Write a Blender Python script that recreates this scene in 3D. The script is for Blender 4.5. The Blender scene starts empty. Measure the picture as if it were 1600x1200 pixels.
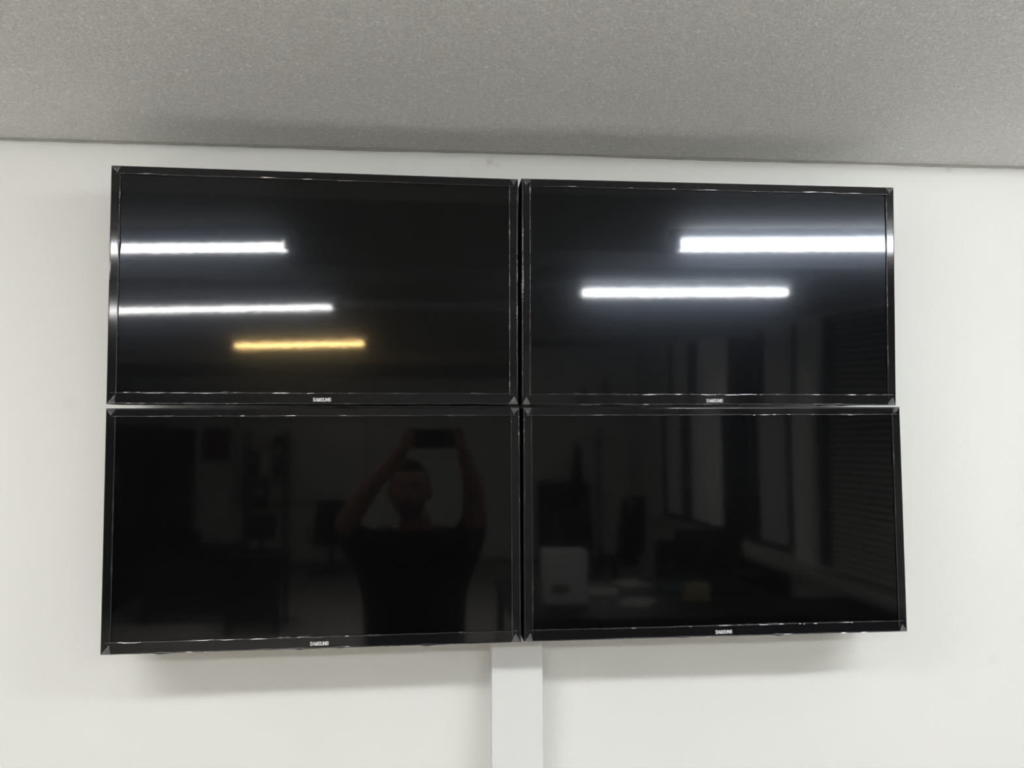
import bpy, bmesh, math, random
from mathutils import Vector, Matrix
random.seed(7)
sc = bpy.context.scene
COL = sc.collection
CZ = 1.85                                   # height of the lens above the floor

# ---------------------------------------------------------------- camera, world, exposure
def rot(yaw, pitch, roll):
    return Matrix.Rotation(yaw, 3, 'Z') @ Matrix.Rotation(pitch, 3, 'X') @ Matrix.Rotation(roll, 3, 'Y')
CAM_Y = -1.7113
Rc = rot(-0.09811, 0.0521, 0.00383)
camd = bpy.data.cameras.new('camera')
cam = bpy.data.objects.new('camera', camd); COL.objects.link(cam)
camd.sensor_fit = 'HORIZONTAL'; camd.sensor_width = 36.0
camd.lens = 1307.627 / 1600 * 36.0
camd.clip_start = 0.01; camd.clip_end = 60
r_, f_, u_ = Rc.col[0], Rc.col[1], Rc.col[2]
M = Matrix.Identity(4)
for i in range(3):
    M[i][0] = r_[i]; M[i][1] = u_[i]; M[i][2] = -f_[i]
M[0][3], M[1][3], M[2][3] = 0.0, CAM_Y, CZ
cam.matrix_world = M
sc.camera = cam
w = bpy.data.worlds.new('night'); sc.world = w; w.use_nodes = True
w.node_tree.nodes['Background'].inputs[0].default_value = (0.010, 0.012, 0.018, 1)
w.node_tree.nodes['Background'].inputs[1].default_value = 1.0
sc.view_settings.view_transform = 'Standard'
sc.view_settings.look = 'None'
sc.view_settings.gamma = 1.0
sc.view_settings.use_curve_mapping = False
sc.view_settings.exposure = 0.0
TUBE_LEFT, TUBE_RIGHT, TUBE_WARM, TUBE_FILL = 73.0, 72.0, 115.0, 165.0     # luminance of the ceiling lights; the rear pair is added fill
sc.cycles.use_denoising = True
sc.cycles.max_bounces = 10
sc.cycles.diffuse_bounces = 5
sc.cycles.glossy_bounces = 5
sc.cycles.sample_clamp_indirect = 6.0

# ---------------------------------------------------------------- materials
MAT = {}
def nodes_of(name):
    m = bpy.data.materials.new(name); m.use_nodes = True
    nt = m.node_tree; nt.nodes.clear()
    out = nt.nodes.new('ShaderNodeOutputMaterial')
    MAT[name] = m
    return m, nt, out
def N(nt, t, **kw):
    n = nt.nodes.new('ShaderNode' + t)
    for k, v in kw.items():
        if k.startswith('i_'):
            n.inputs[k[2:].replace('_', ' ')].default_value = v
        else:
            setattr(n, k, v)
    return n
def plain(name, col, rough=0.5, spec=0.5, var=0.06, scale=9.0, bump=0.0, bscale=120.0, metal=0.0):
    """principled surface with a little procedural colour variation and fine relief"""
    m, nt, out = nodes_of(name)
    L = nt.links.new
    b = N(nt, 'BsdfPrincipled')
    b.inputs['Roughness'].default_value = rough
    b.inputs['Specular IOR Level'].default_value = spec
    b.inputs['Metallic'].default_value = metal
    tc = N(nt, 'TexCoord')
    nz = N(nt, 'TexNoise'); nz.inputs['Scale'].default_value = scale; nz.inputs['Detail'].default_value = 4
    L(tc.outputs['Object'], nz.inputs['Vector'])
    mx = N(nt, 'MixRGB'); mx.blend_type = 'MIX'
    mx.inputs[1].default_value = (*[c * (1 - var) for c in col], 1)
    mx.inputs[2].default_value = (*[min(1, c * (1 + var)) for c in col], 1)
    L(nz.outputs['Fac'], mx.inputs[0]); L(mx.outputs[0], b.inputs['Base Color'])
    if bump:
        n2 = N(nt, 'TexNoise'); n2.inputs['Scale'].default_value = bscale; n2.inputs['Detail'].default_value = 3
        bp = N(nt, 'Bump'); bp.inputs['Strength'].default_value = bump; bp.inputs['Distance'].default_value = 0.002
        L(tc.outputs['Object'], n2.inputs['Vector']); L(n2.outputs['Fac'], bp.inputs['Height']); L(bp.outputs[0], b.inputs['Normal'])
    L(b.outputs[0], out.inputs[0])
    return m

def wall_paint():
    m, nt, out = nodes_of('wall_paint'); L = nt.links.new
    b = N(nt, 'BsdfPrincipled'); b.inputs['Roughness'].default_value = 0.6
    b.inputs['Specular IOR Level'].default_value = 0.3
    g = N(nt, 'NewGeometry')
    nz = N(nt, 'TexNoise'); nz.inputs['Scale'].default_value = 2.2; nz.inputs['Detail'].default_value = 5
    L(g.outputs['Position'], nz.inputs['Vector'])
    base = N(nt, 'MixRGB'); base.inputs[1].default_value = (0.775, 0.79, 0.765, 1); base.inputs[2].default_value = (0.825, 0.835, 0.815, 1)
    L(nz.outputs['Fac'], base.inputs[0])
    cur = base.outputs[0]
    # small old marks on the paint: a filled hole above the televisions, a pale spot by the ceiling, a few faint scuffs
    for (px, pz, rad, col, amt) in ((0.1234, CZ + 0.5524, 0.011, (0.52, 0.46, 0.44), 0.55), (0.140, CZ + 0.547, 0.009, (0.62, 0.58, 0.55), 0.3),
                                    (1.1352, CZ + 0.5647, 0.012, (0.62, 0.68, 0.60), 0.6), (-0.70, CZ + 0.05, 0.02, (0.7, 0.7, 0.68), 0.3),
                                    (1.2, CZ - 0.5, 0.02, (0.7, 0.71, 0.7), 0.3), (-0.6, CZ - 0.52, 0.025, (0.72, 0.72, 0.7), 0.3)):
        d = N(nt, 'VectorMath', operation='DISTANCE'); d.inputs[1].default_value = (px, 0, pz)
        dn = N(nt, 'TexNoise'); dn.inputs['Scale'].default_value = 190; dn.inputs['Detail'].default_value = 3
        L(g.outputs['Position'], dn.inputs['Vector'])
        L(g.outputs['Position'], d.inputs[0])
        ma = N(nt, 'MapRange'); ma.inputs['From Min'].default_value = rad; ma.inputs['From Max'].default_value = rad * 0.25
        ma.inputs['To Min'].default_value = 0; ma.inputs['To Max'].default_value = 1.6 * amt; ma.clamp = True
        mu = N(nt, 'Math', operation='MULTIPLY'); mu.use_clamp = True
        L(d.outputs['Value'], ma.inputs['Value']); L(ma.outputs[0], mu.inputs[0]); L(dn.outputs['Fac'], mu.inputs[1])
        mx = N(nt, 'MixRGB'); mx.inputs[2].default_value = (*col, 1)
        L(mu.outputs[0], mx.inputs[0]); L(cur, mx.inputs[1]); cur = mx.outputs[0]
    L(cur, b.inputs['Base Color'])
    n2 = N(nt, 'TexNoise'); n2.inputs['Scale'].default_value = 160; n2.inputs['Detail'].default_value = 4
    n3 = N(nt, 'TexNoise'); n3.inputs['Scale'].default_value = 7; n3.inputs['Detail'].default_value = 2
    ad = N(nt, 'Math', operation='MULTIPLY_ADD'); ad.inputs[1].default_value = 8.0
    L(g.outputs['Position'], n2.inputs['Vector']); L(g.outputs['Position'], n3.inputs['Vector'])
    L(n3.outputs['Fac'], ad.inputs[0]); L(n2.outputs['Fac'], ad.inputs[2])
    bp = N(nt, 'Bump'); bp.inputs['Strength'].default_value = 0.25; bp.inputs['Distance'].default_value = 0.0008
    L(ad.outputs[0], bp.inputs['Height']); L(bp.outputs[0], b.inputs['Normal'])
    L(b.outputs[0], out.inputs[0])
wall_paint()

def ceiling_texture():
    m, nt, out = nodes_of('textured_ceiling'); L = nt.links.new
    b = N(nt, 'BsdfPrincipled'); b.inputs['Roughness'].default_value = 0.42
    b.inputs['Specular IOR Level'].default_value = 0.45
    g = N(nt, 'NewGeometry')
    vo = N(nt, 'TexVoronoi'); vo.inputs['Scale'].default_value = 330; vo.feature = 'SMOOTH_F1'; vo.inputs['Smoothness'].default_value = 0.4
    nz = N(nt, 'TexNoise'); nz.inputs['Scale'].default_value = 230; nz.inputs['Detail'].default_value = 5; nz.inputs['Roughness'].default_value = 0.6
    L(g.outputs['Position'], vo.inputs['Vector']); L(g.outputs['Position'], nz.inputs['Vector'])
    mm = N(nt, 'Math', operation='MULTIPLY_ADD'); mm.inputs[1].default_value = -0.7
    L(vo.outputs['Distance'], mm.inputs[0]); L(nz.outputs['Fac'], mm.inputs[2])
    bp = N(nt, 'Bump'); bp.inputs['Strength'].default_value = 1.0; bp.inputs['Distance'].default_value = 0.0026
    L(mm.outputs[0], bp.inputs['Height']); L(bp.outputs[0], b.inputs['Normal'])
    # colour goes paler where the relief noise is high
    mr = N(nt, 'MapRange'); mr.inputs['From Min'].default_value = 0.25; mr.inputs['From Max'].default_value = 0.75
    L(nz.outputs['Fac'], mr.inputs['Value'])
    mx = N(nt, 'MixRGB'); mx.inputs[1].default_value = (0.62, 0.615, 0.60, 1); mx.inputs[2].default_value = (0.97, 0.965, 0.95, 1)
    L(mr.outputs[0], mx.inputs[0])
    sp = N(nt, 'TexNoise'); sp.inputs['Scale'].default_value = 150; sp.inputs['Detail'].default_value = 2  # specular sparkle of the grain painted in as near-white specks
    L(g.outputs['Position'], sp.inputs['Vector'])
    m2 = N(nt, 'MapRange'); m2.inputs['From Min'].default_value = 0.63; m2.inputs['From Max'].default_value = 0.67
    L(sp.outputs['Fac'], m2.inputs['Value'])
    mx2 = N(nt, 'MixRGB'); mx2.inputs[2].default_value = (0.97, 0.97, 0.95, 1)
    L(m2.outputs[0], mx2.inputs[0]); L(mx.outputs[0], mx2.inputs[1])
    L(mx2.outputs[0], b.inputs['Base Color'])
    L(b.outputs[0], out.inputs[0])
ceiling_texture()

def screen_glass(name, haze):
    """switched-off display: black panel, a sharp weak reflection and a soft bluish haze of the anti-glare coat"""
    m, nt, out = nodes_of(name); L = nt.links.new
    tc = N(nt, 'TexCoord')
    n1 = N(nt, 'TexNoise'); n1.inputs['Scale'].default_value = 55; n1.inputs['Detail'].default_value = 2
    L(tc.outputs['Object'], n1.inputs['Vector'])
    bp = N(nt, 'Bump'); bp.inputs['Strength'].default_value = 0.03; bp.inputs['Distance'].default_value = 0.0004
    L(n1.outputs['Fac'], bp.inputs['Height'])
    # finger marks and dust patches in the protective film
    n2 = N(nt, 'TexNoise'); n2.inputs['Scale'].default_value = 16; n2.inputs['Detail'].default_value = 3
    L(tc.outputs['Object'], n2.inputs['Vector'])
    mr = N(nt, 'MapRange'); mr.inputs['From Min'].default_value = 0.66; mr.inputs['From Max'].default_value = 0.76
    mr.inputs['To Min'].default_value = 0.0; mr.inputs['To Max'].default_value = 0.0030
    L(n2.outputs['Fac'], mr.inputs['Value'])
    cb = N(nt, 'MixRGB'); cb.blend_type = 'ADD'; cb.inputs[0].default_value = 1
    cb.inputs[1].default_value = (0.0016, 0.0017, 0.0019, 1)
    L(mr.outputs[0], cb.inputs[2])
    df = N(nt, 'BsdfDiffuse'); L(cb.outputs[0], df.inputs['Color'])
    g1 = N(nt, 'BsdfGlossy'); g1.inputs['Roughness'].default_value = 0.045; g1.inputs['Color'].default_value = (0.80, 0.80, 0.78, 1)
    g2 = N(nt, 'BsdfGlossy'); g2.inputs['Roughness'].default_value = 0.15; g2.inputs['Color'].default_value = (0.115 * haze, 0.135 * haze, 0.175 * haze, 1)
    L(bp.outputs[0], g1.inputs['Normal']); L(bp.outputs[0], g2.inputs['Normal'])
    ad = N(nt, 'AddShader'); L(g1.outputs[0], ad.inputs[0]); L(g2.outputs[0], ad.inputs[1])
    fr = N(nt, 'Fresnel'); fr.inputs['IOR'].default_value = 1.42
    mx = N(nt, 'MixShader'); L(fr.outputs[0], mx.inputs[0]); L(df.outputs[0], mx.inputs[1]); L(ad.outputs[0], mx.inputs[2])
    L(mx.outputs[0], out.inputs[0])
screen_glass('screen_glass', 1.05)
screen_glass('screen_glass_hazy', 1.9)      # same glass with a stronger haze lobe

def film():
    """clear protective film: mostly see-through, with glossy wrinkles"""
    m, nt, out = nodes_of('clear_film'); L = nt.links.new
    tc = N(nt, 'TexCoord')
    n1 = N(nt, 'TexNoise'); n1.inputs['Scale'].default_value = 60; n1.inputs['Detail'].default_value = 4
    L(tc.outputs['Object'], n1.inputs['Vector'])
    bp = N(nt, 'Bump'); bp.inputs['Strength'].default_value = 0.9; bp.inputs['Distance'].default_value = 0.003
    L(n1.outputs['Fac'], bp.inputs['Height'])
    b = N(nt, 'BsdfPrincipled'); b.inputs['Base Color'].default_value = (0.018, 0.019, 0.021, 1)
    b.inputs['Roughness'].default_value = 0.07; b.inputs['Specular IOR Level'].default_value = 0.7
    L(bp.outputs[0], b.inputs['Normal'])
    L(b.outputs[0], out.inputs[0])
    m, nt, out = nodes_of('creased_film'); L = nt.links.new
    b = N(nt, 'BsdfPrincipled'); b.inputs['Base Color'].default_value = (0.55, 0.55, 0.58, 1)
    b.inputs['Roughness'].default_value = 0.2; b.inputs['Specular IOR Level'].default_value = 0.8
    tr = N(nt, 'BsdfTransparent'); mx = N(nt, 'MixShader')
    nz = N(nt, 'TexNoise'); nz.inputs['Scale'].default_value = 260; nz.inputs['Detail'].default_value = 4
    tc = N(nt, 'TexCoord'); L(tc.outputs['Object'], nz.inputs['Vector'])
    mr = N(nt, 'MapRange'); mr.inputs['From Min'].default_value = 0.3; mr.inputs['From Max'].default_value = 0.75
    mr.inputs['To Min'].default_value = 0.05; mr.inputs['To Max'].default_value = 0.30
    L(nz.outputs['Fac'], mr.inputs['Value']); L(mr.outputs[0], mx.inputs[0]); L(tr.outputs[0], mx.inputs[1]); L(b.outputs[0], mx.inputs[2])
    L(mx.outputs[0], out.inputs[0])
film()

def glow(name, col, strength):
    m, nt, out = nodes_of(name)
    e = N(nt, 'Emission'); e.inputs['Color'].default_value = (*col, 1); e.inputs['Strength'].default_value = strength
    nt.links.new(e.outputs[0], out.inputs[0])
glow('tube_cool_left', (0.985, 0.98, 0.98), TUBE_LEFT)
glow('tube_cool_right', (0.965, 0.985, 1.0), TUBE_RIGHT)
glow('tube_warm', (1.0, 0.66, 0.26), TUBE_WARM)
glow('tube_fill_rear', (1.0, 0.97, 0.92), TUBE_FILL)

plain('bezel_black', (0.006, 0.006, 0.007), 0.07, 0.4, 0.1, 30)
plain('film_gloss', (0.02, 0.021, 0.023), 0.13, 0.9, 0.1, 30)
plain('bezel_side', (0.006, 0.006, 0.006), 0.95, 0.02)
plain('housing_black', (0.012, 0.012, 0.013), 0.45, 0.4)
plain('logo_silver', (0.72, 0.72, 0.71), 0.35, 0.5, 0.03)
plain('bracket_steel', (0.05, 0.05, 0.055), 0.4, 0.5, metal=0.6)
plain('trunking_plastic', (0.77, 0.785, 0.78), 0.38, 0.45, 0.01, 5, 0.02, 60)
plain('caulk', (0.46, 0.45, 0.42), 0.7, 0.3, 0.12, 60, 0.3, 200)
plain('ceiling_white', (0.42, 0.42, 0.41), 0.8, 0.2, 0.03, 4, 0.2, 150)
plain('carpet', (0.53, 0.515, 0.495), 0.8, 0.2, 0.15, 40, 0.4, 400)
plain('skirting', (0.30, 0.29, 0.28), 0.5)
plain('window_frame', (0.035, 0.032, 0.03), 0.45)
plain('blind_fabric', (0.60, 0.60, 0.62), 0.8, 0.2, 0.1, 30)
plain('blind_slat', (0.62, 0.60, 0.56), 0.4, 0.5, 0.1, 20)
plain('sill_stone', (0.55, 0.54, 0.52), 0.4, 0.5, 0.12, 20)
plain('lamp_white', (0.78, 0.82, 0.87), 0.45, 0.5, 0.02)
plain('board_white', (0.74, 0.75, 0.74), 0.3, 0.5, 0.02)
plain('aluminium', (0.35, 0.35, 0.36), 0.35, 0.5, 0.05, metal=0.8)
plain('dark_wood', (0.022, 0.015, 0.012), 0.5, 0.4, 0.3, 14)
plain('wood_shelf', (0.50, 0.38, 0.24), 0.5, 0.4, 0.15, 14)
plain('black_plastic', (0.012, 0.012, 0.014), 0.5, 0.4)
plain('black_fabric', (0.014, 0.014, 0.017), 0.9, 0.1, 0.2, 60)
plain('paper_white', (0.72, 0.72, 0.70), 0.7, 0.2, 0.02)
plain('carton_white', (0.70, 0.70, 0.68), 0.6, 0.3, 0.04)
plain('print_green', (0.10, 0.17, 0.06), 0.6)
plain('carton_tan', (0.50, 0.42, 0.22), 0.7, 0.2)
plain('red_cloth', (0.13, 0.018, 0.014), 0.9, 0.1, 0.2, 20)
plain('teal_folder', (0.04, 0.13, 0.15), 0.5)
plain('skin', (0.23, 0.12, 0.085), 0.5, 0.4, 0.08, 30)
plain('hair', (0.016, 0.012, 0.010), 0.6, 0.3, 0.3, 120, 0.6, 300)
plain('beard', (0.075, 0.06, 0.05), 0.8, 0.2, 0.3, 200, 0.6, 400)
plain('eye_white', (0.6, 0.58, 0.55), 0.2)
plain('shirt', (0.012, 0.012, 0.015), 0.85, 0.2, 0.2, 30, 0.3, 60)
plain('jeans', (0.02, 0.024, 0.035), 0.85, 0.2, 0.2, 40)
def pane():
    m, nt, out = nodes_of('window_glass')
    b = N(nt, 'BsdfPrincipled'); b.inputs['Base Color'].default_value = (0.006, 0.007, 0.009, 1); b.inputs['Roughness'].default_value = 0.03
    tr = N(nt, 'BsdfTransparent'); tr.inputs[0].default_value = (0.85, 0.9, 0.88, 1)
    gl = N(nt, 'BsdfGlossy'); gl.inputs['Roughness'].default_value = 0.02
    fr = N(nt, 'Fresnel'); fr.inputs['IOR'].default_value = 1.5
    mx = N(nt, 'MixShader')
    L = nt.links.new; L(fr.outputs[0], mx.inputs[0]); L(tr.outputs[0], mx.inputs[1]); L(gl.outputs[0], mx.inputs[2]); L(mx.outputs[0], out.inputs[0])
    nt.nodes.remove(b)
pane()

# ---------------------------------------------------------------- helpers
class MB:
    def __init__(s): s.v = []; s.f = []
    def quad(s, a, b, c, d):
        n = len(s.v); s.v += [a, b, c, d]; s.f.append((n, n + 1, n + 2, n + 3)); return s
    def poly(s, pts):
        n = len(s.v); s.v += list(pts); s.f.append(tuple(range(n, n + len(pts)))); return s
    def box(s, x0, x1, y0, y1, z0, z1, bev=0.0):
        bm = bmesh.new()
        bmesh.ops.create_cube(bm, size=1)
        for q in bm.verts:
            q.co = Vector(((x0 + x1) / 2 + q.co.x * (x1 - x0), (y0 + y1) / 2 + q.co.y * (y1 - y0), (z0 + z1) / 2 + q.co.z * (z1 - z0)))
        if bev > 0:
            bmesh.ops.bevel(bm, geom=bm.edges[:], offset=bev, segments=2, profile=0.5, affect='EDGES')
        s.add_bm(bm); return s
    def add_bm(s, bm):
        n = len(s.v); bm.verts.index_update()
        s.v += [tuple(q.co) for q in bm.verts]
        s.f += [tuple(n + q.index for q in f.verts) for f in bm.faces]
        bm.free()
    def tube(s, pts, rad, seg=8, cap=True):
        pts = [Vector(p) for p in pts]; n0 = len(s.v); k = len(pts)
        rr = rad if isinstance(rad, (list, tuple)) else [rad] * k
        ref = None
        for i, p in enumerate(pts):
            t = (pts[min(i + 1, k - 1)] - pts[max(i - 1, 0)]).normalized()
            if ref is None:
                ref = Vector((0, 0, 1)) if abs(t.z) < 0.9 else Vector((1, 0, 0))
            a = t.cross(ref).normalized(); b = a.cross(t).normalized(); ref = b
            for j in range(seg):
                an = 2 * math.pi * j / seg
                s.v.append(tuple(p + (a * math.cos(an) + b * math.sin(an)) * rr[i]))
        for i in range(k - 1):
            for j in range(seg):
                s.f.append((n0 + i * seg + j, n0 + i * seg + (j + 1) % seg, n0 + (i + 1) * seg + (j + 1) % seg, n0 + (i + 1) * seg + j))
        if cap:
            s.f.append(tuple(n0 + j for j in reversed(range(seg)))); s.f.append(tuple(n0 + (k - 1) * seg + j for j in range(seg)))
        return s
    def lathe(s, cx, cy, prof, seg=20):
        n0 = len(s.v); k = len(prof)
        for (r, z) in prof:
            for j in range(seg):
                a = 2 * math.pi * j / seg; s.v.append((cx + r * math.cos(a), cy + r * math.sin(a), z))
        for i in range(k - 1):
            for j in range(seg):
                s.f.append((n0 + i * seg + j, n0 + i * seg + (j + 1) % seg, n0 + (i + 1) * seg + (j + 1) % seg, n0 + (i + 1) * seg + j))
        s.f.append(tuple(n0 + j for j in reversed(range(seg)))); s.f.append(tuple(n0 + (k - 1) * seg + j for j in range(seg)))
        return s
    def build(s, name, mat, parent=None, smooth=False, weld=False):
        me = bpy.data.meshes.new(name); me.from_pydata([tuple(q) for q in s.v], [], s.f)
        bm = bmesh.new(); bm.from_mesh(me)
        if weld: bmesh.ops.remove_doubles(bm, verts=bm.verts[:], dist=1e-6)
        bmesh.ops.recalc_face_normals(bm, faces=bm.faces[:]); bm.to_mesh(me); bm.free()
        me.materials.append(MAT[mat])
        if smooth:
            for p in me.polygons: p.use_smooth = True
        o = bpy.data.objects.new(name, me); COL.objects.link(o)
        if parent: o.parent = parent
        return o
def tag(o, label, cat, group=None):
    o['label'] = label; o['category'] = cat
    if group: o['group'] = group
    return o
def thing(name, label, cat, loc=(0, 0, 0), rz=0.0, group=None):
    o = bpy.data.objects.new(name, None); COL.objects.link(o); o.empty_display_size = 0.1
    o.location = loc; o.rotation_euler = (0, 0, rz)
    return tag(o, label, cat, group)
def struct(o, label=None):
    o['kind'] = 'structure'
    if label: o['label'] = label
    return o
def bx(name, mat, parent, *a, bev=0.0): return MB().box(*a, bev).build(name, mat, parent)

# ---------------------------------------------------------------- room shell
XL, XR, YB, ZC, ZS, DS = -3.8, 2.9, -11.4, CZ + 0.635, CZ + 0.5731, 0.72
struct(bx('floor', 'carpet', None, XL - .2, XR + .2, YB - .2, .2, -.1, 0), 'mid grey floor of the room')
struct(bx('wall_front', 'wall_paint', None, XL - .2, XR + .2, 0, .2, 0, ZC), 'white painted wall carrying the four televisions')
struct(bx('wall_back', 'wall_paint', None, XL - .2, XR + .2, YB - .2, YB, 0, ZC), 'white painted wall behind the photographer')
struct(bx('wall_left', 'wall_paint', None, XL - .2, XL, YB, 0, 0, ZC), 'white painted side wall with dark cupboards')
struct(bx('ceiling_upper', 'ceiling_white', None, XL - .2, XR + .2, YB - .2, .2, ZC, ZC + .1), 'white upper ceiling carrying the strip lights')
struct(bx('ceiling', 'textured_ceiling', None, XL, XR, -DS, 0, ZS, ZC), 'grey-white grainy lowered ceiling above the televisions')
# slightly wavy filler bead where the lowered ceiling meets the wall
m = MB(); pts = []; rr = []
x = XL
while x < XR:
    pts.append((x, -0.0012, ZS - 0.0012 + 0.0012 * math.sin(x * 7.3) * math.sin(x * 2.1 + 1) + random.uniform(-.0004, .0004)))
    rr.append(0.0030 + random.uniform(-.0004, .0005)); x += 0.03
struct(m.tube(pts, rr, 8).build('trim_1', 'caulk', None, smooth=True), 'uneven grey filler line between ceiling and wall')
# right wall with two window openings
WZ0, WZ1 = 0.88, 2.46
ops = [(-9.62, -5.30), (-4.95, -2.60)]
m = MB()
m.box(XR, XR + .2, YB, 0, 0, WZ0); m.box(XR, XR + .2, YB, 0, WZ1, ZC)
edges = [YB] + [q for o in ops for q in o] + [0]
for i in range(0, len(edges), 2): m.box(XR, XR + .2, edges[i], edges[i + 1], WZ0, WZ1)
struct(m.build('wall_right', 'wall_paint'), 'white painted side wall with windows')
for i, (a, b) in enumerate(ops):
    wd = bpy.data.objects.new('window_%d' % (i + 1), None); COL.objects.link(wd); wd.location = (XR + .06, a, WZ0)
    struct(wd, 'dark window with many panes and a blind in front')
    n = 4 if i == 0 else 2; wy = (b - a)
    fr = MB(); t = .05
    fr.box(0, .06, 0, wy, 0, t); fr.box(0, .06, 0, wy, WZ1 - WZ0 - t, WZ1 - WZ0); fr.box(0, .06, 0, wy, .44, .44 + t)
    for k in range(n + 1):
        yy = min(max(k * wy / n - t, 0), wy - 2 * t); fr.box(-.01, .07, yy, yy + 2 * t, 0, WZ1 - WZ0)
    fr.build('window_frame', 'window_frame', wd)
    for k in range(n):
        for (z0, z1) in ((t, .44), (.44 + t, WZ1 - WZ0 - t)):
            bx('pane', 'window_glass', wd, .025, .031, k * wy / n + t, (k + 1) * wy / n - t, z0, z1)
struct(bx('trim_2', 'sill_stone', None, XR - .16, XR + .05, -9.8, -2.5, WZ0 - .06, WZ0 - .002, bev=.006), 'long pale window sill')
m = MB(); m.box(-.33, .73, -3.03, -2.97, ZC - .035, ZC)
struct(m.build('trim_3', 'lamp_white', None), 'white cable conduit between ceiling lights')
struct(bx('trim_4', 'ceiling_white', None, XL, XR, -2.344, -2.02, ZS, ZC), 'white downstand beam across the ceiling')
m = MB(); m.box(XL, XR, YB, YB + .015, 0, .08)
struct(m.build('baseboard_back', 'skirting'))
m = MB(); m.box(XL, XR, -.015, 0, 0, .08)
struct(m.build('baseboard_front', 'skirting'))

# ---------------------------------------------------------------- ceiling lights
def lamp(a, b, mat, label, rad=0.018, tray=0.34, drop=0.082, wide=2.4, half=False):
    """batten light, 1.2 m: shallow white reflector tray, oval lit tube cover between two lampholders"""
    a = Vector(a); b = Vector(b); c = (a + b) / 2; ln = (b - a).length; ang = math.atan2(b.y - a.y, b.x - a.x)
    t = thing('ceiling_light', label, 'ceiling light', (c.x, c.y, ZC), ang, 'strip lights on the upper ceiling')
    h = ln / 2
    prof = [(-tray / 2, -.026), (-tray / 2 + .003, -.030), (-tray * .25, -.014), (tray * .25, -.014), (tray / 2 - .003, -.030), (tray / 2, -.026), (tray / 2, 0), (-tray / 2, 0)]
    m = MB(); k = len(prof)
    for sx in (-h - .03, h + .03):
        for (yy, zz) in prof: m.v.append((sx, yy, zz))
    for i in range(k): m.f.append((i, (i + 1) % k, k + (i + 1) % k, k + i))
    m.f.append(tuple(range(k))); m.f.append(tuple(range(2 * k - 1, k - 1, -1)))
    m.build('reflector_tray', 'lamp_white', t)
    zc = -drop - rad
    tb = MB().tube([(-h, 0, 0), (h, 0, 0)], rad, 24); tb.v = [(x_, y_ * wide, z_ + zc) for (x_, y_, z_) in tb.v]; tb.build('tube', mat, t)
    if half: bx('uplight_cover', 'lamp_white', t, -h, h, -rad * wide * 1.02, rad * wide * 1.02, zc - .001, -.012, bev=.002)  # opaque cover added to block the tube's upward light
    for s_ in (-1, 1):
        xs = sorted((s_ * (h + .001), s_ * (h + .024))); e = MB().box(xs[0], xs[1], -rad * wide * .9, rad * wide * .9, zc - rad * .95, -.014, .003).build('lampholder', 'lamp_white', t)
    return t
lamp((-1.60, -1.583, 0), (-.416, -1.386, 0), 'tube_cool_left', 'white strip light on the ceiling nearest the upper left television', rad=.019, tray=.09, drop=.030, wide=2.2, half=True)
lamp((-1.65, -3.177, 0), (-.368, -2.859, 0), 'tube_cool_left', 'white strip light on the ceiling in the second row, left column', rad=.019, tray=.09, drop=.030, wide=2.2, half=True)
lamp((-1.262, -5.258, 0), (-.287, -4.926, 0), 'tube_warm', 'amber strip light on the ceiling far behind the photographer', rad=.013, tray=.06, drop=.042, wide=1.5)
lamp((.863, -1.536, 0), (2.05, -1.419, 0), 'tube_cool_right', 'bright white strip light on the ceiling nearest the upper right television', rad=.0195, tray=.06, drop=.036, wide=2.2)
lamp((.762, -3.126, 0), (1.861, -3.004, 0), 'tube_cool_right', 'bright white strip light on the ceiling in the second row, right column', rad=.0195, tray=.06, drop=.036, wide=2.2)
struct(bx('fill_baffle', 'ceiling_white', None, XL, XR, -6.45, -6.20, ZS - .05, ZC), 'white beam added across the rear ceiling to hide the fill lights')  # added beam that keeps the rear fill lights out of the reflections
lamp((-2.3, -6.75, 0), (-1.1, -6.75, 0), 'tube_fill_rear', 'added fill strip light hidden behind the rear beam, left column', rad=.018, tray=.20, drop=.03)  # unseen pair of fill lights, added to brighten the back wall
lamp((.8, -6.75, 0), (2.0, -6.75, 0), 'tube_fill_rear', 'added fill strip light hidden behind the rear beam, right column', rad=.018, tray=.20, drop=.03)

# ---------------------------------------------------------------- televisions
W, H = 0.738, 0.43008
BL_, BT_, BB_ = 0.0170, 0.0150, 0.0212           # bezel widths: sides, top, bottom
def loft_frame(m, rings):
    """rings: list of four-corner loops joined into a mitred frame"""
    n0 = len(m.v)
    for r in rings: m.v += r
    for i in range(len(rings) - 1):
        for j in range(4):
            m.f.append((n0 + i * 4 + j, n0 + i * 4 + (j + 1) % 4, n0 + (i + 1) * 4 + (j + 1) % 4, n0 + (i + 1) * 4 + j))
def ring(dx, dzt, dzb, y): return [(-W / 2 + dx, y, H / 2 - dzt), (W / 2 - dx, y, H / 2 - dzt), (W / 2 - dx, y, -H / 2 + dzb), (-W / 2 + dx, y, -H / 2 + dzb)]
def bezel_mesh():
    m = MB(); R_ = .0022; rings = [ring(.003, .003, .003, .074), ring(0, 0, 0, .070)]
    for k in range(6):
        a = math.pi / 2 * k / 5; d = R_ * (1 - math.cos(a)); rings.append(ring(d, d, d, R_ - R_ * math.sin(a)))
    rings.append(ring(BL_ - .0008, BT_ - .0008, BB_ - .0008, 0))
    rings.append(ring(BL_, BT_, BB_, .0008)); rings.append(ring(BL_, BT_, BB_, .006))
    loft_frame(m, rings); return m
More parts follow.
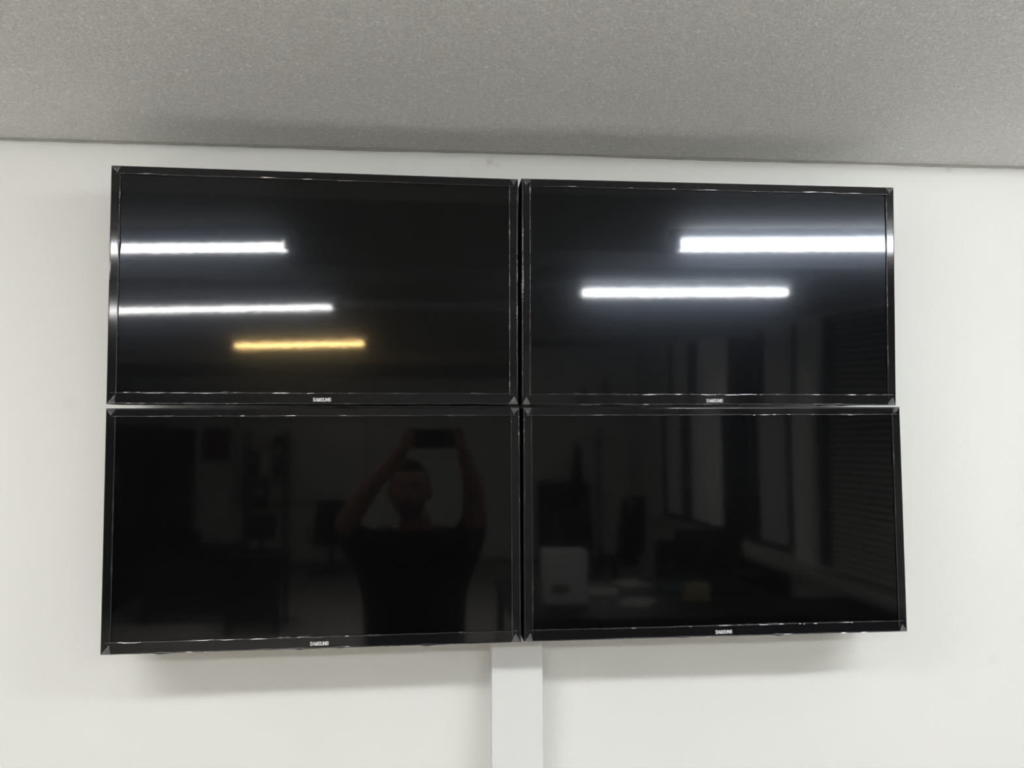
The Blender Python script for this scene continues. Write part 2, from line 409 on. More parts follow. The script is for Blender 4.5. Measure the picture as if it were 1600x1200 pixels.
LET = {  # strokes of the lettering in a unit box
 'S': [[(1, .82), (.8, 1), (.2, 1), (0, .8), (.12, .58), (.88, .42), (1, .2), (.8, 0), (.2, 0), (0, .18)]],
 'A': [[(0, 0), (.5, 1), (1, 0)]],
 'M': [[(0, 0), (.08, 1), (.5, .05), (.92, 1), (1, 0)]],
 'U': [[(0, 1), (0, .2), (.2, 0), (.8, 0), (1, .2), (1, 1)]],
 'N': [[(0, 0), (0, 1), (1, 0), (1, 1)]],
 'G': [[(1, .8), (.8, 1), (.2, 1), (0, .8), (0, .2), (.2, 0), (.8, 0), (1, .2), (1, .5), (.55, .5)]],
}
def lettering(text, width, height):
    m = MB(); n = len(text); adv = width / n; lw = adv * .70; th = height * .24
    for i, ch in enumerate(text):
        x0 = -width / 2 + i * adv + (adv - lw) / 2
        for st in LET[ch]:
            P = [Vector((x0 + a * lw, 0, -height / 2 + b * height)) for a, b in st]
            for a, b in zip(P[:-1], P[1:]):
                d = (b - a).normalized(); q = Vector((-d.z, 0, d.x)) * th / 2; e = d * th * .38
                A, B = a - e, b + e
                f0 = [A + q, B + q, B - q, A - q]
                n0 = len(m.v); m.v += [tuple(v) for v in f0] + [tuple(v + Vector((0, .0007, 0))) for v in f0]
                m.f += [(n0, n0 + 1, n0 + 2, n0 + 3), (n0 + 4, n0 + 7, n0 + 6, n0 + 5)] + [(n0 + j, n0 + 4 + j, n0 + 4 + (j + 1) % 4, n0 + (j + 1) % 4) for j in range(4)]
    return m
def bead(p0, p1, rad, nrm, amp, seed, step=.006):
    """curled edge of the protective film: a thin uneven half round along a bezel edge"""
    rnd = random.Random(seed); m = MB(); p0 = Vector(p0); p1 = Vector(p1); n = max(6, int((p1 - p0).length / step)); pts = []; rr = []
    ph = rnd.uniform(0, 6); lift = 0; bulge = 0
    for i in range(n + 1):
        s = i / n; lift = lift * .8 + rnd.uniform(-1, 1) * amp * .6
        pts.append(tuple(p0.lerp(p1, s) + Vector(nrm) * lift + Vector((0, -abs(lift) * .4, 0)))); bulge = bulge * .45 + (rnd.uniform(1.2, 2.6) if rnd.random() < .07 else 0); rr.append(rad * (1 + .35 * math.sin(ph + i * .9) * rnd.random() + bulge))
    m.tube(pts, rr, 7); return m
def creases(x0, x1, z, n, seed, lean):
    """short glossy lifted creases of the film along a horizontal edge, each slightly curved, leaned to glint the lamps at the camera"""
    rnd = random.Random(seed); m = MB()
    for k in range(n):
        ln = rnd.choice((.004, .007, .011, .018, .03)); xc = rnd.uniform(x0 + .01, x1 - .04); hg = rnd.uniform(.0009, .0016)
        t0 = lean + math.radians(rnd.gauss(0, 3.0)); yw = math.radians(rnd.uniform(-4, 4)); dz = rnd.uniform(-.0006, .0006)
        n0 = len(m.v); nx, nz = 5, 5
        for i in range(nx + 1):
            a = i / nx; pin = 1 - (2 * a - 1) ** 4 * .8
            for j in range(nz + 1):
                b = j / nz - .5; tl = t0 + math.radians(4) * b + math.radians(1.2) * math.sin(i * 1.3 + k)
                m.v.append((xc + a * ln, -.0021 + b * hg * math.tan(tl) * pin + (a - .5) * ln * math.tan(yw), z + dz + b * hg * pin))
        for i in range(nx):
            for j in range(nz): m.f.append((n0 + i * (nz + 1) + j, n0 + (i + 1) * (nz + 1) + j, n0 + (i + 1) * (nz + 1) + j + 1, n0 + i * (nz + 1) + j + 1))
    return m
def film_corner(cx, cz, sx, sz, seed):
    """folded triangle of film at a bezel corner"""
    rnd = random.Random(seed); m = MB(); n = 5; L = .0165; hgt = .0135 if sz > 0 else .0165
    lean = rnd.uniform(.45, .95)
    A = Vector((cx - sx * .0010, 0, cz - sz * .0010)); B = Vector((cx - sx * L * rnd.uniform(.9, 1.25), 0, cz - sz * .0008)); C = Vector((cx - sx * L * lean, 0, cz - sz * hgt))
    idx = {}
    for i in range(n + 1):
        for j in range(n + 1 - i):
            p = A + (B - A) * (i / n) + (C - A) * (j / n); idx[i, j] = len(m.v)
            m.v.append((p.x, -.0009 - rnd.uniform(0, .0016), p.z))
    for i in range(n):
        for j in range(n - i):
            m.f.append((idx[i, j], idx[i + 1, j], idx[i, j + 1]))
            if j < n - i - 1: m.f.append((idx[i + 1, j], idx[i + 1, j + 1], idx[i, j + 1]))
    return m
def television(x, z, y, yaw, pitch, roll, label, seed, logo_dx, glass='screen_glass', inner=1):
    t = thing('television', label, 'television', (x, y, CZ + z), 0, 'televisions of the video wall')
    t.rotation_euler = rot(yaw, pitch, roll).to_euler()
    bz = bezel_mesh().build('bezel', 'bezel_black', t, weld=True); bz.data.materials.append(MAT['bezel_side'])
    for p in bz.data.polygons:
        if abs(p.normal.y) < .2 and p.center.y > .003: p.material_index = 1           # matt side walls
    bx('screen', glass, t, -W / 2 + BL_ - .002, W / 2 - BL_ + .002, .0014, .006, -H / 2 + BB_ - .002, H / 2 - BT_ + .002)
    hb = MB(); r1 = ring(.003, .003, .003, .068); r2 = ring(.03, .03, .03, .078); r3 = ring(.09, .12, .05, .088)
    loft_frame(hb, [r1, r2, r3]); hb.f.append(tuple(range(8, 12))); hb.f.append((0, 1, 2, 3)); hb.build('back_housing', 'housing_black', t, weld=True)
    k = -y - .088
    br = MB(); br.box(-.1, .1, .088, .094, -.1, .1, .001); br.box(-.05, .05, .088 + k - .012, .088 + k - .003, -.09, .09, .001)
    br.tube([(-.04, .092, 0), (-.04, .088 + k - .010, 0)], .011, 8); br.tube([(.04, .092, 0), (.04, .088 + k - .010, 0)], .011, 8)
    br.build('wall_bracket', 'bracket_steel', t)
    lg = lettering('SAMSUNG', .0325, .0056).build('logo', 'logo_silver', t); lg.location = (logo_dx, -.0006, -H / 2 + .0088)
    lg['label'] = 'small silver SAMSUNG lettering'
    zt, zb, xl, xr = H / 2 - BT_, -H / 2 + BB_, -W / 2 + BL_, W / 2 - BL_
    fm = 'clear_film'
    bead((xl - .010, -.0004, zt + .0005), (xr + .010, -.0004, zt + .0005), .00075, (0, 0, 1), .00025, seed + 1).build('film_edge', fm, t, True)
    bead((xl - .010, -.0004, zb - .0005), (xr + .010, -.0004, zb - .0005), .00085, (0, 0, 1), .00035, seed + 2).build('film_edge', fm, t, True)
    bead((xl - .0005, -.0004, zb - .01), (xl - .0005, -.0004, zt + .01), .0007, (1, 0, 0), .00015, seed + 3, .012).build('film_edge', fm, t, True)
    bead((xr + .0005, -.0004, zb - .01), (xr + .0005, -.0004, zt + .01), .0007, (1, 0, 0), .00015, seed + 4, .012).build('film_edge', fm, t, True)
    for zz, cnt in ((zt + .0006, 14), (zb - .0006, 26), (-H / 2 + .0018, 9)):
        hz = z + zz; lean = .5 * (math.atan((.58 - hz) / 1.33) + math.atan(-hz / 1.55))  # crease lean set to mirror the ceiling lights into the camera
        cr = creases(xl, xr, zz, cnt, seed + int(zz * 1000), lean).build('glint_crease', 'film_gloss', t, True); cr['kind'] = 'stuff'
    # loose film bulging along the outer edges
    bead((-W / 2 + .003, -.0002, -H / 2 + .0016), (W / 2 - .003, -.0002, -H / 2 + .0016), .0009, (0, 0, 1), .0004, seed + 5, .014).build('film_edge', fm, t, True)
    xs_ = W / 2 - .0022
    for sx in (inner,):
        bead((sx * xs_, -.0002, -H / 2 + .004), (sx * xs_, -.0002, H / 2 - .004), .0008, (1, 0, 0), .0003, seed + 8 + sx, .02).build('film_edge', fm, t, True)
    q = 0
    for sx in (-1, 1):
        for sz in (-1, 1):
            q += 1
            c = film_corner(sx * W / 2, sz * H / 2, sx, sz, seed * 10 + q).build('film_corner', 'creased_film', t); c['label'] = 'creased flap of clear film'
    return t
television(-0.20261, 0.25861, -0.15585, 0.0216, 0.00539, 0.00219, 'switched-off black television at upper left, reflecting an amber light strip', 11, .007)
television(0.54126, 0.25639, -0.15435, -0.01201, 0.02634, 0.00243, 'switched-off black television at upper right, reflecting two bright white strips', 37, .004, 'screen_glass_hazy', -1)
television(-0.20204, -0.17765, -0.16583, 0.00218, -0.00876, -0.00124, 'switched-off black television at lower left, mirroring the photographer', 53, .006)
television(0.54143, -0.17766, -0.16398, -0.00705, -0.01084, 0.00015, 'switched-off black television at lower right, mirroring blinds and a coat stand', 71, .008, inner=-1)

# ---------------------------------------------------------------- cable trunking under the televisions
t = thing('cable_trunking', 'white plastic cable trunking running down the wall below the televisions', 'trunking', (0.1705, 0, 0))
bx('trunking_base', 'trunking_plastic', t, -.0485, .0485, -.052, .0005, .08, CZ - .36, bev=.001)
bx('trunking_cover', 'trunking_plastic', t, -.0500, .0500, -.060, -.012, .08, CZ - .36, bev=.0016)

# ---------------------------------------------------------------- the room behind the camera, seen in the dark screens
def copy_tree(o, parent=None):
    c = o.copy(); COL.objects.link(c); c.parent = parent
    for ch in list(o.children): copy_tree(ch, c)
    return c
# vertical blind in front of the long window
t = thing('vertical_blind', 'pale vertical strip blind drawn across parts of the long window', 'blind', (XR - .03, 0, 0))
bx('head_rail', 'blind_slat', t, -.02, .02, -9.60, -5.30, 2.445, 2.475)
m = MB(); m.box(-.001, .001, -.042, .042, 0.98, 2.445); slat = None
for (a, b) in ((-8.95, -8.45), (-7.90, -7.00), (-5.86, -5.40)):
    y = a
    while y < b:
        if slat is None: slat = o = m.build('slat', 'blind_fabric', t)
        else: o = slat.copy(); COL.objects.link(o)
        o.location = (0, y, 0); o.rotation_euler = (0, 0, -.45); y += .085
t = thing('venetian_blind', 'grey slatted blind lowered over the nearer window', 'blind', (XR - .03, 0, 0))
bx('head_rail', 'blind_slat', t, -.02, .02, -4.58, -2.65, 2.445, 2.475)
m = MB(); m.box(-.022, .022, -4.56, -2.67, -.0008, .0008); slat = None
z = .93
while z < 2.43:
    if slat is None: slat = o = m.build('slat', 'blind_slat', t)
    else: o = slat.copy(); COL.objects.link(o)
    o.location = (0, 0, z); o.rotation_euler = (0, -.6, 0); z += .046
# dark cupboards along the left wall
for i in range(4):
    y0 = -11.3 + i * 1.0
    t = thing('tall_cupboard', ['dark brown tall cupboard in the far left corner of the room', 'dark brown tall cupboard second from the far left corner', 'dark brown tall cupboard third from the far left corner', 'dark brown tall cupboard nearest the televisions on the left wall'][i], 'cupboard', (XL + .005, y0, 0), 0, 'dark cupboards along the left wall')
    bx('body', 'dark_wood', t, 0, .42, 0, .98, 0, 2.05)
    for k in range(2):
        d = bx('door', 'dark_wood', t, .422, .44, .01 + k * .485, .485 + k * .485, .06, 2.03, bev=.003)
        MB().tube([(.455, .44 + k * .10, 1.0), (.455, .44 + k * .10, 1.14)], .006).build('handle', 'aluminium', d)
# whiteboard
t = thing('whiteboard', 'framed whiteboard hung on the back wall', 'whiteboard', (-1.85, YB, 1.56))
bx('panel', 'board_white', t, -.95, .95, .002, .015, -.60, .60)
for a in ((-.97, .97, .002, .022, .60, .62), (-.97, .97, .002, .022, -.62, -.60), (-.97, -.95, .002, .022, -.60, .60), (.95, .97, .002, .022, -.60, .60)):
    bx('frame_rail', 'window_frame', t, *a)
bx('pen_tray', 'aluminium', t, -.4, .4, .022, .08, -.64, -.625)
# dark red cloth pinned to the wall beside the whiteboard
m = MB(); n = 8
for i in range(n + 1):
    for j in range(n + 1): m.v.append((-.2 + .4 * i / n, .012 + .01 * math.sin(i * 1.7) * j / n, .25 - .5 * j / n))
for i in range(n):
    for j in range(n): m.f.append((i * (n + 1) + j, (i + 1) * (n + 1) + j, (i + 1) * (n + 1) + j + 1, i * (n + 1) + j + 1))
o = m.build('wall_hanging', 'red_cloth', None, True); o.location = (-3.08, YB, 1.82); tag(o, 'dark red cloth hanging on the back wall beside the whiteboard', 'wall hanging')
md = o.modifiers.new('thickness', 'SOLIDIFY'); md.thickness = .004
# shelving rack with boards
t = thing('shelving_rack', 'dark metal rack with pale wooden shelves before the whiteboard', 'shelf', (-2.27, -10.9, 0))
for sx in (-.28, .26):
    for sy in (-.18, .15): bx('post', 'black_plastic', t, sx, sx + .03, sy, sy + .03, 0, 2.02)
for z in (.30, .92, 1.38, 1.79): bx('shelf_board', 'wood_shelf', t, -.25, .26, -.17, .17, z - .025, z)
for i, (x0, wd_, hh, mt, lb, z) in enumerate(((-.20, .09, .33, 'black_plastic', 'black binder leaning on the third shelf', 1.38), (-.06, .14, .36, 'carton_white', 'white box file on the third shelf', 1.38), (.12, .09, .30, 'black_plastic', 'black binder at the right end of the third shelf', 1.38), (-.15, .16, .34, 'black_plastic', 'wide black binder on the second shelf', .92))):
    b = thing('binder', lb, 'binder', (-2.27 + x0, -10.9, z), 0, 'binders on the rack')
    bx('cover', mt, b, 0, wd_, -.13, .13, .0005, hh, bev=.004); bx('spine_label', 'paper_white', b, wd_ * .25, wd_ * .75, .1302, .131, hh * .55, hh * .8)
m = MB(); m.lathe(0, 0, [(.15, 0), (.155, .015), (.12, .03), (.115, .08), (.085, .13), (.03, .15)], 20)
o = m.build('cap_hat', 'black_fabric', None, True); o.location = (-2.09, -10.9, 1.7905); tag(o, 'dark brimmed hat resting on the top shelf of the rack', 'hat')
# desks at the left
def desk(name, loc, wx, wy, label, mat='dark_wood'):
    t = thing(name, label, 'desk', loc)
    bx('desk_top', 'black_plastic' if mat == 'dark_wood' else mat, t, -wx / 2, wx / 2, -wy / 2, wy / 2, .72, .75, bev=.003)
    bx('modesty_panel', mat, t, -wx / 2 + .05, wx / 2 - .05, wy / 2 - .06, wy / 2 - .04, .12, .72)
    for sx in (-1, 1):
        for sy in (-1, 1): bx('leg', 'black_plastic', t, sx * (wx / 2 - .05) - .025, sx * (wx / 2 - .05) + .025, sy * (wy / 2 - .05) - .025, sy * (wy / 2 - .05) + .025, 0, .72)
    return t
desk('office_desk', (-2.40, -7.8, 0), .95, .65, 'black office desk beside the dark cupboards')
desk('office_desk', (-1.65, -7.2, 0), .55, .6, 'small black desk standing next to the office chair')
t = thing('laptop', 'open black laptop on the desk beside the cupboards', 'laptop', (-2.4, -7.75, .7505), .3)
bx('keyboard_base', 'black_plastic', t, -.17, .17, -.12, .12, 0, .018, bev=.003)
l = MB(); l.quad((-.17, .12, .018), (.17, .12, .018), (.17, .19, .20), (-.17, .19, .20)); l.quad((-.17, .128, .018), (.17, .128, .018), (.17, .198, .20), (-.17, .198, .20)); l.build('lid', 'black_plastic', t)
def monitor(loc, rz, label, sx=.5, sz=.32):
    t = thing('computer_monitor', label, 'monitor', loc, rz)
    bx('display', 'black_plastic', t, -sx / 2, sx / 2, -.02, .02, .12, .12 + sz, bev=.004)
    MB().tube([(0, -.02, .0), (0, -.02, .2)], .02).build('stand', 'black_plastic', t); MB().lathe(0, -.02, [(.11, 0), (.11, .008), (.03, .015)]).build('foot', 'black_plastic', t)
monitor((-1.65, -7.25, .7505), .4, 'black monitor on the small desk', .34, .24)
# office chairs
def office_chair(loc, rz, label, hb=.95):
    t = thing('office_chair', label, 'chair', loc, rz, 'black office chairs')
    bx('seat', 'black_fabric', t, -.24, .24, -.22, .24, .44, .52, bev=.03)
    m = MB(); n = 8
    bm = bmesh.new(); bmesh.ops.create_cube(bm, size=1)
    bmesh.ops.subdivide_edges(bm, edges=bm.edges[:], cuts=4, use_grid_fill=True)
    for v in bm.verts:
        z = (v.co.z + .5); v.co = Vector((v.co.x * (.46 - .10 * z * z), -.25 + v.co.y * .07 + .5 * v.co.x ** 2 * .2 - .06 * z, .56 + z * (hb - .56)))
    m.add_bm(bm); m.build('backrest', 'black_fabric', t, True)
    MB().tube([(0, -.2, .45), (0, -.30, .5), (0, -.31, .7)], .02).build('back_support', 'black_plastic', t)
    MB().tube([(0, 0, .08), (0, 0, .44)], .03).build('gas_column', 'black_plastic', t)
    for s_ in (-1, 1): MB().tube([(s_ * .24, -.05, .48), (s_ * .30, -.05, .50), (s_ * .30, -.05, .66), (s_ * .30, .15, .68)], .018).build('armrest', 'black_plastic', t)
    for k in range(5):
        a = k * 2 * math.pi / 5 + .3
        g = MB().tube([(0, 0, .10), (.28 * math.cos(a), .28 * math.sin(a), .065)], [.03, .018]).build('base_leg', 'black_plastic', t)
        MB().tube([(.28 * math.cos(a) - .02, .28 * math.sin(a), .028), (.28 * math.cos(a) + .02, .28 * math.sin(a), .028)], .027, 10).build('castor', 'black_plastic', g)
    return t
office_chair((-1.30, -10.4, 0), 3.0, 'black office chair against the back wall below the whiteboard', 1.06)
office_chair((2.02, -8.3, 0), 2.4, 'black office chair under the long window', 1.22)
office_chair((1.25, -7.0, 0), .4, 'black office chair behind the desk with the white carton', 1.15)
# low cabinet, coat stand
t = thing('low_cabinet', 'black two-door cabinet standing at the back wall', 'cabinet', (1.83, YB + .02, 0))
bx('body', 'black_plastic', t, -.37, .37, 0, .42, 0, 1.28)
for s_ in (-1, 1):
    d = bx('door', 'black_plastic', t, min(s_ * .005, s_ * .36), max(s_ * .005, s_ * .36), .422, .438, .05, 1.26, bev=.003)
    MB().tube([(s_ * .04, .45, .7), (s_ * .04, .45, .82)], .006).build('handle', 'aluminium', d)
t = thing('coat_stand', 'thin black coat stand beside the low cabinet', 'coat stand', (2.23, -10.3, 0))
MB().tube([(0, 0, .02), (0, 0, 2.08)], .016).build('pole', 'black_plastic', t)
for k in range(4):
    a = k * math.pi / 2
    MB().tube([(0, 0, 1.86), (.13 * math.cos(a), .13 * math.sin(a), 1.87), (.175 * math.cos(a), .175 * math.sin(a), 1.93)], .009).build('hook', 'black_plastic', t)
    MB().tube([(0, 0, .25), (.14 * math.cos(a), .14 * math.sin(a), .12), (.175 * math.cos(a), .175 * math.sin(a), .012)], .012).build('foot', 'black_plastic', t)
m = MB(); sg = 22; prof = [(.03, 1.86), (.09, 1.76), (.15, 1.5), (.18, 1.2), (.20, .9), (.21, .72)]
for (r, z) in prof:
    for j in range(sg):
        a = 2 * math.pi * j / sg; q = r * (1 + .16 * math.sin(5 * a + z * 2)); m.v.append((.48 * q * math.cos(a), .9 * q * math.sin(a), z))
for i in range(len(prof) - 1):
    for j in range(sg): m.f.append((i * sg + j, i * sg + (j + 1) % sg, (i + 1) * sg + (j + 1) % sg, (i + 1) * sg + j))
m.f.append(tuple(range(sg))); m.f.append(tuple(range((len(prof) - 1) * sg, len(prof) * sg)))
o = m.build('hanging_coat', 'black_fabric', None, True); o.location = (1.93, -10.30, 0); tag(o, 'long black coat hanging from the coat stand', 'coat')
# low sideboards under the windows
for i, (y0, lb) in enumerate(((-8.1, 'low black sideboard under the far end of the long window'), (-6.7, 'low black sideboard under the near end of the long window'), (-4.4, 'low black sideboard under the slatted blind'))):
    t = thing('sideboard', lb, 'sideboard', (XR - .44, y0, 0), 0, 'low sideboards under the windows')
    bx('body', 'black_plastic', t, 0, .42, 0, 1.3, .04, .74); bx('plinth', 'black_plastic', t, .03, .40, .02, 1.28, 0, .04)
    for k in range(2):
        d = bx('door', 'black_plastic', t, -.018, -.001, .01 + k * .645, .645 + k * .645, .06, .72, bev=.003)
        MB().tube([(-.03, .58 + k * .14, .5), (-.03, .58 + k * .14, .62)], .006).build('handle', 'aluminium', d)
# working desk on the right with carton, papers, folders
t = desk('work_desk', (1.45, -4.55, 0), 1.85, 1.5, 'wide dark work desk under the carton and papers', 'dark_wood')
t = thing('carton', 'white carton with a green oval on its front, standing on the work desk', 'box', (.86, -4.40, .7505), .05)
bx('box_body', 'carton_white', t, -.15, .15, -.13, .13, 0, .345, bev=.003)
m = MB()
m.poly([(-.035 + .068 * math.cos(2 * math.pi * j / 24), .1312, .10 + .038 * math.sin(2 * math.pi * j / 24)) for j in range(24)]); m.build('oval_print', 'print_green', t)
l = MB(); l.quad((-.15, -.13, .345), (.15, -.13, .345), (.15, -.005, .352), (-.15, -.005, .352)); l.quad((-.15, .13, .345), (.15, .13, .345), (.15, .005, .352), (-.15, .005, .352)); l.build('flap', 'carton_white', t)
for i, (x, y, rz, mt, lb) in enumerate(((1.20, -4.75, .2, 'paper_white', 'white sheet of paper beside the carton'), (1.48, -5.05, -.3, 'paper_white', 'white sheet of paper at the far edge of the work desk'), (1.35, -4.30, .5, 'paper_white', 'white sheet of paper at the middle of the work desk'), (1.75, -4.8, .1, 'teal_folder', 'teal folder lying on the work desk'))):
    o = MB().box(-.105, .105, -.15, .15, 0, .004 if mt == 'paper_white' else .02, .001).build('paper_sheet' if mt == 'paper_white' else 'folder', mt); o.location = (x, y, .7505); o.rotation_euler = (0, 0, rz)
    tag(o, lb, 'paper' if mt == 'paper_white' else 'folder', 'papers on the work desk' if mt == 'paper_white' else None)
t = thing('small_carton', 'small tan carton at the right of the work desk', 'box', (1.78, -4.35, .7505), .3)
bx('box_body', 'carton_tan', t, -.09, .09, -.06, .06, 0, .11, bev=.002); bx('tape', 'paper_white', t, -.015, .015, -.061, .061, .1095, .1105)
monitor((2.05, -4.9, .7505), .3, 'black monitor at the window end of the work desk', .5, .3)
# small fittings on the back wall
t = thing('wall_speaker', 'small black loudspeaker on the back wall', 'speaker', (.76, YB, 1.24)); bx('case', 'black_plastic', t, -.07, .07, .001, .12, -.1, .1, bev=.01); MB().tube([(0, .12, -.03), (0, .126, -.03)], .045, 16).build('cone', 'black_fabric', t)
t = thing('wall_socket', 'white socket low on the back wall', 'socket', (.92, YB, .42)); bx('cover_plate', 'lamp_white', t, -.045, .045, .001, .012, -.045, .045, bev=.003); MB().tube([(0, .006, 0), (0, .0125, 0)], .02, 16).build('insert', 'black_plastic', t)

# ---------------------------------------------------------------- photographer with the phone
PX, PY = -0.05, CAM_Y - 0.40
ph = thing('smartphone', 'dark smartphone held up with both hands by the photographer', 'phone', (0.022, CAM_Y - .004, CZ - .012))
bx('case', 'black_plastic', ph, -.075, .075, -.0085, 0, -.036, .036, bev=.003)
bx('display', 'bezel_black', ph, -.066, .066, -.0089, -.0084, -.033, .033)
MB().tube([(-.022, -.001, .012), (-.022, .0008, .012)], .006, 14).build('lens', 'screen_glass', ph)

def skinned(name, joints, links, mats, pick, parent, sub=2, root=0):
    me = bpy.data.meshes.new(name); names = list(joints); ix = {n: i for i, n in enumerate(names)}
    me.from_pydata([joints[n][0] for n in names], [(ix[a], ix[b]) for a, b in links], [])
    o = bpy.data.objects.new(name + '_rig', me); COL.objects.link(o)
    o.modifiers.new('skin', 'SKIN')
    if not me.skin_vertices:
        bpy.context.view_layer.objects.active = o
        bm = bmesh.new(); bm.from_mesh(me); bm.verts.layers.skin.verify(); bm.to_mesh(me); bm.free()
    sv = me.skin_vertices[0].data
    for n in names:
        r = joints[n][1]; sv[ix[n]].radius = r if isinstance(r, tuple) else (r, r); sv[ix[n]].use_root = (ix[n] == root)
    s_ = o.modifiers.new('sub', 'SUBSURF'); s_.levels = sub; s_.render_levels = sub
    bpy.context.view_layer.update()
    ev = o.evaluated_get(bpy.context.evaluated_depsgraph_get())
    mesh = bpy.data.meshes.new_from_object(ev); mesh.name = name
    bpy.data.objects.remove(o)
    mesh.materials.clear()
    for q in mats: mesh.materials.append(MAT[q])
    for p in mesh.polygons: p.use_smooth = True; p.material_index = pick(p.center)
    ob = bpy.data.objects.new(name, mesh); COL.objects.link(ob); ob.parent = parent
    return ob
person = thing('person', 'person in a black short-sleeved shirt raising a phone with both hands', 'person', (PX, PY, 0))
J = {'pelvis': ((0, 0, .93), (.22, .13)), 'waist': ((0, .01, 1.07), (.225, .135)), 'chest': ((0, .0, 1.25), (.245, .14)), 'collar': ((0, -.01, 1.40), (.15, .09)),
     'neck': ((0, .0, 1.48), .062), 'nape': ((-.01, .02, 1.56), .058),
     'shL': ((-.20, .0, 1.38), .092), 'elL': ((-.275, .17, 1.50), .052), 'foL': ((-.18, .26, 1.64), .042), 'wrL': ((-.075, .335, 1.755), .029), 'haL': ((-.045, .362, 1.80), (.036, .018)),
     'shR': ((.20, .0, 1.38), .092), 'elR': ((.235, .18, 1.52), .052), 'foR': ((.225, .27, 1.65), .042), 'wrR': ((.195, .335, 1.755), .029), 'haR': ((.182, .362, 1.80), (.036, .018)),
     'hpL': ((-.10, 0, .86), .115), 'knL': ((-.12, .02, .48), .068), 'anL': ((-.13, -.02, .09), .045), 'toL': ((-.15, .15, .045), .040),
     'hpR': ((.10, 0, .86), .115), 'knR': ((.12, .02, .48), .068), 'anR': ((.13, -.02, .09), .045), 'toR': ((.15, .15, .045), .040)}
K_ = [('pelvis', 'waist'), ('waist', 'chest'), ('chest', 'collar'), ('collar', 'neck'), ('neck', 'nape'),
      ('collar', 'shL'), ('shL', 'elL'), ('elL', 'foL'), ('foL', 'wrL'), ('wrL', 'haL'), ('collar', 'shR'), ('shR', 'elR'), ('elR', 'foR'), ('foR', 'wrR'), ('wrR', 'haR'),
      ('pelvis', 'hpL'), ('hpL', 'knL'), ('knL', 'anL'), ('anL', 'toL'), ('pelvis', 'hpR'), ('hpR', 'knR'), ('knR', 'anR'), ('anR', 'toR')]
def pick(c):
    if c.z < .11: return 3
    if c.z < .95: return 2
    if c.z > 1.47 and abs(c.x) < .1 and c.y < .12: return 0
    if c.y > .20: return 0
    return 1
skinned('body', J, K_, ['skin', 'shirt', 'jeans', 'black_plastic'], pick, person)
# fingers: four closing over the lens side of the phone end, thumb on the display side
def fingers(side):
    ex = .047 - PX + .0 if side > 0 else 0
    end = (0.097 - PX) if side > 0 else (-0.053 - PX)          # phone end in the person's frame
    fy = CAM_Y - .004 - PY                                     # lens-side face of the phone
    base = J['haR' if side > 0 else 'haL'][0]
    for k, (zz, ln) in enumerate(((.030, .026), (.012, .024), (-.006, .022), (-.024, .016))):
        z = CZ - .012 + zz
        ch = {'a': ((base[0] + side * .004, base[1] + .002, base[2] + zz * .5), .0105), 'b': ((end + side * .026, fy - .016, z - .004), .0095), 'c': ((end + side * .014, fy + .009, z), .0085), 'd': ((end - side * (ln - .014), fy + .0085, z), .0075)}
        skinned('finger', ch, [('a', 'b'), ('b', 'c'), ('c', 'd')], ['skin'], lambda c: 0, person)
    ch = {'a': ((base[0], base[1] - .012, base[2] - .012), .013), 'b': ((end + side * .012, fy - .034, CZ - .035), .0105), 'c': ((end - side * .018, fy - .020, CZ - .028), .0085)}
    skinned('thumb', ch, [('a', 'b'), ('b', 'c')], ['skin'], lambda c: 0, person)
fingers(-1); fingers(1)
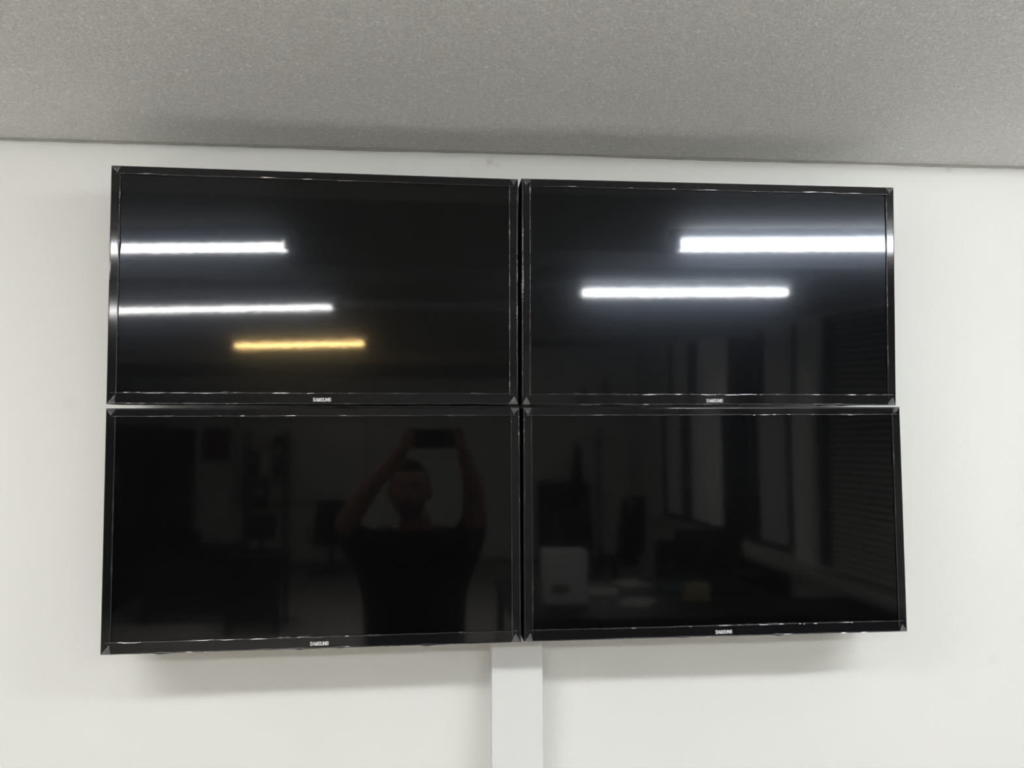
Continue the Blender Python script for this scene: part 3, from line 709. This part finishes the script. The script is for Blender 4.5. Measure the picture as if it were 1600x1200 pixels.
# head
bm = bmesh.new(); bmesh.ops.create_uvsphere(bm, u_segments=48, v_segments=36, radius=1)
for v in bm.verts:
    x, y, z = v.co                                             # face towards +y
    jaw = max(0, -z)
    X = x * (.078 - .020 * jaw ** 1.5); Y = y * (.098 - .012 * jaw) + .012 * jaw * max(0, y); Z = z * .122
    if y > 0:
        Y += .024 * math.exp(-((x / .20) ** 2)) * math.exp(-(((z + .16) / .17) ** 2))           # nose tip
        Y += .012 * math.exp(-((x / .13) ** 2)) * math.exp(-(((z - .05) / .22) ** 2))           # nose bridge
        for sx in (-1, 1): Y -= .011 * math.exp(-(((x - sx * .40) / .2) ** 2) - (((z - .05) / .12) ** 2))   # eye sockets
        Y += .006 * math.exp(-((z - .22) / .08) ** 2) * math.exp(-((x / .55) ** 2))             # brow
        Y += .007 * math.exp(-((x / .25) ** 2)) * math.exp(-(((z + .47) / .07) ** 2)) + .008 * math.exp(-((x / .3) ** 2)) * math.exp(-(((z + .8) / .15) ** 2))   # lips, chin
    v.co = Vector((X, Y, Z))
m = MB(); m.add_bm(bm); head = m.build('head', 'skin', person, True)
HL = (-.022, .055, 1.625); head.location = HL; head.rotation_euler = (.06, 0, .05)
me = head.data; me.materials.append(MAT['beard'])
for p in me.polygons:
    c = p.center
    if c.z < -.045 and c.y > -.02 and not (abs(c.x) < .022 and -.062 < c.z < -.052): p.material_index = 1
bm = bmesh.new(); bmesh.ops.create_uvsphere(bm, u_segments=40, v_segments=30, radius=1)
dl = [v for v in bm.verts if (v.co.y > .15 and v.co.z < .60) or (v.co.y <= .15 and v.co.z < -.30 - .3 * v.co.y)]
bmesh.ops.delete(bm, geom=dl, context='VERTS')
for v in bm.verts:
    k = 1 + .03 * math.sin(v.co.x * 23) * math.cos(v.co.y * 19); v.co = Vector((v.co.x * .084 * k, v.co.y * .105 * k, v.co.z * .134 * k))
m = MB(); m.add_bm(bm); o = m.build('hair', 'hair', head, True); md = o.modifiers.new('thickness', 'SOLIDIFY'); md.thickness = .008
for sx in (-1, 1):
    e = MB(); e.lathe(0, 0, [(.002, -.011), (.008, -.008), (.0115, 0), (.008, .008), (.002, .011)], 16); o = e.build('eye', 'eye_white', head, True); o.location = (sx * .031, .079, .007)
    e = MB(); e.lathe(0, 0, [(.001, -.0012), (.0052, -.0008), (.0052, .0008), (.001, .0012)], 14); o2 = e.build('iris', 'hair', head, True); o2.location = (sx * .031, .0905, .007); o2.rotation_euler = (math.pi / 2, 0, 0)
    bm = bmesh.new(); bmesh.ops.create_uvsphere(bm, u_segments=16, v_segments=12, radius=1)
    for v in bm.verts: v.co = Vector((v.co.x * .009, v.co.y * .019 + v.co.x * .008, v.co.z * .033 + .004 * v.co.y))
    m = MB(); m.add_bm(bm); o = m.build('ear', 'skin', head, True); o.location = (sx * .080, -.004, -.004); o.rotation_euler = (0, 0, sx * -.3)
    MB().tube([(sx * .014, .098, .030), (sx * .03, .097, .035), (sx * .046, .083, .028)], [.003, .004, .002], 6).build('eyebrow', 'hair', head, True)
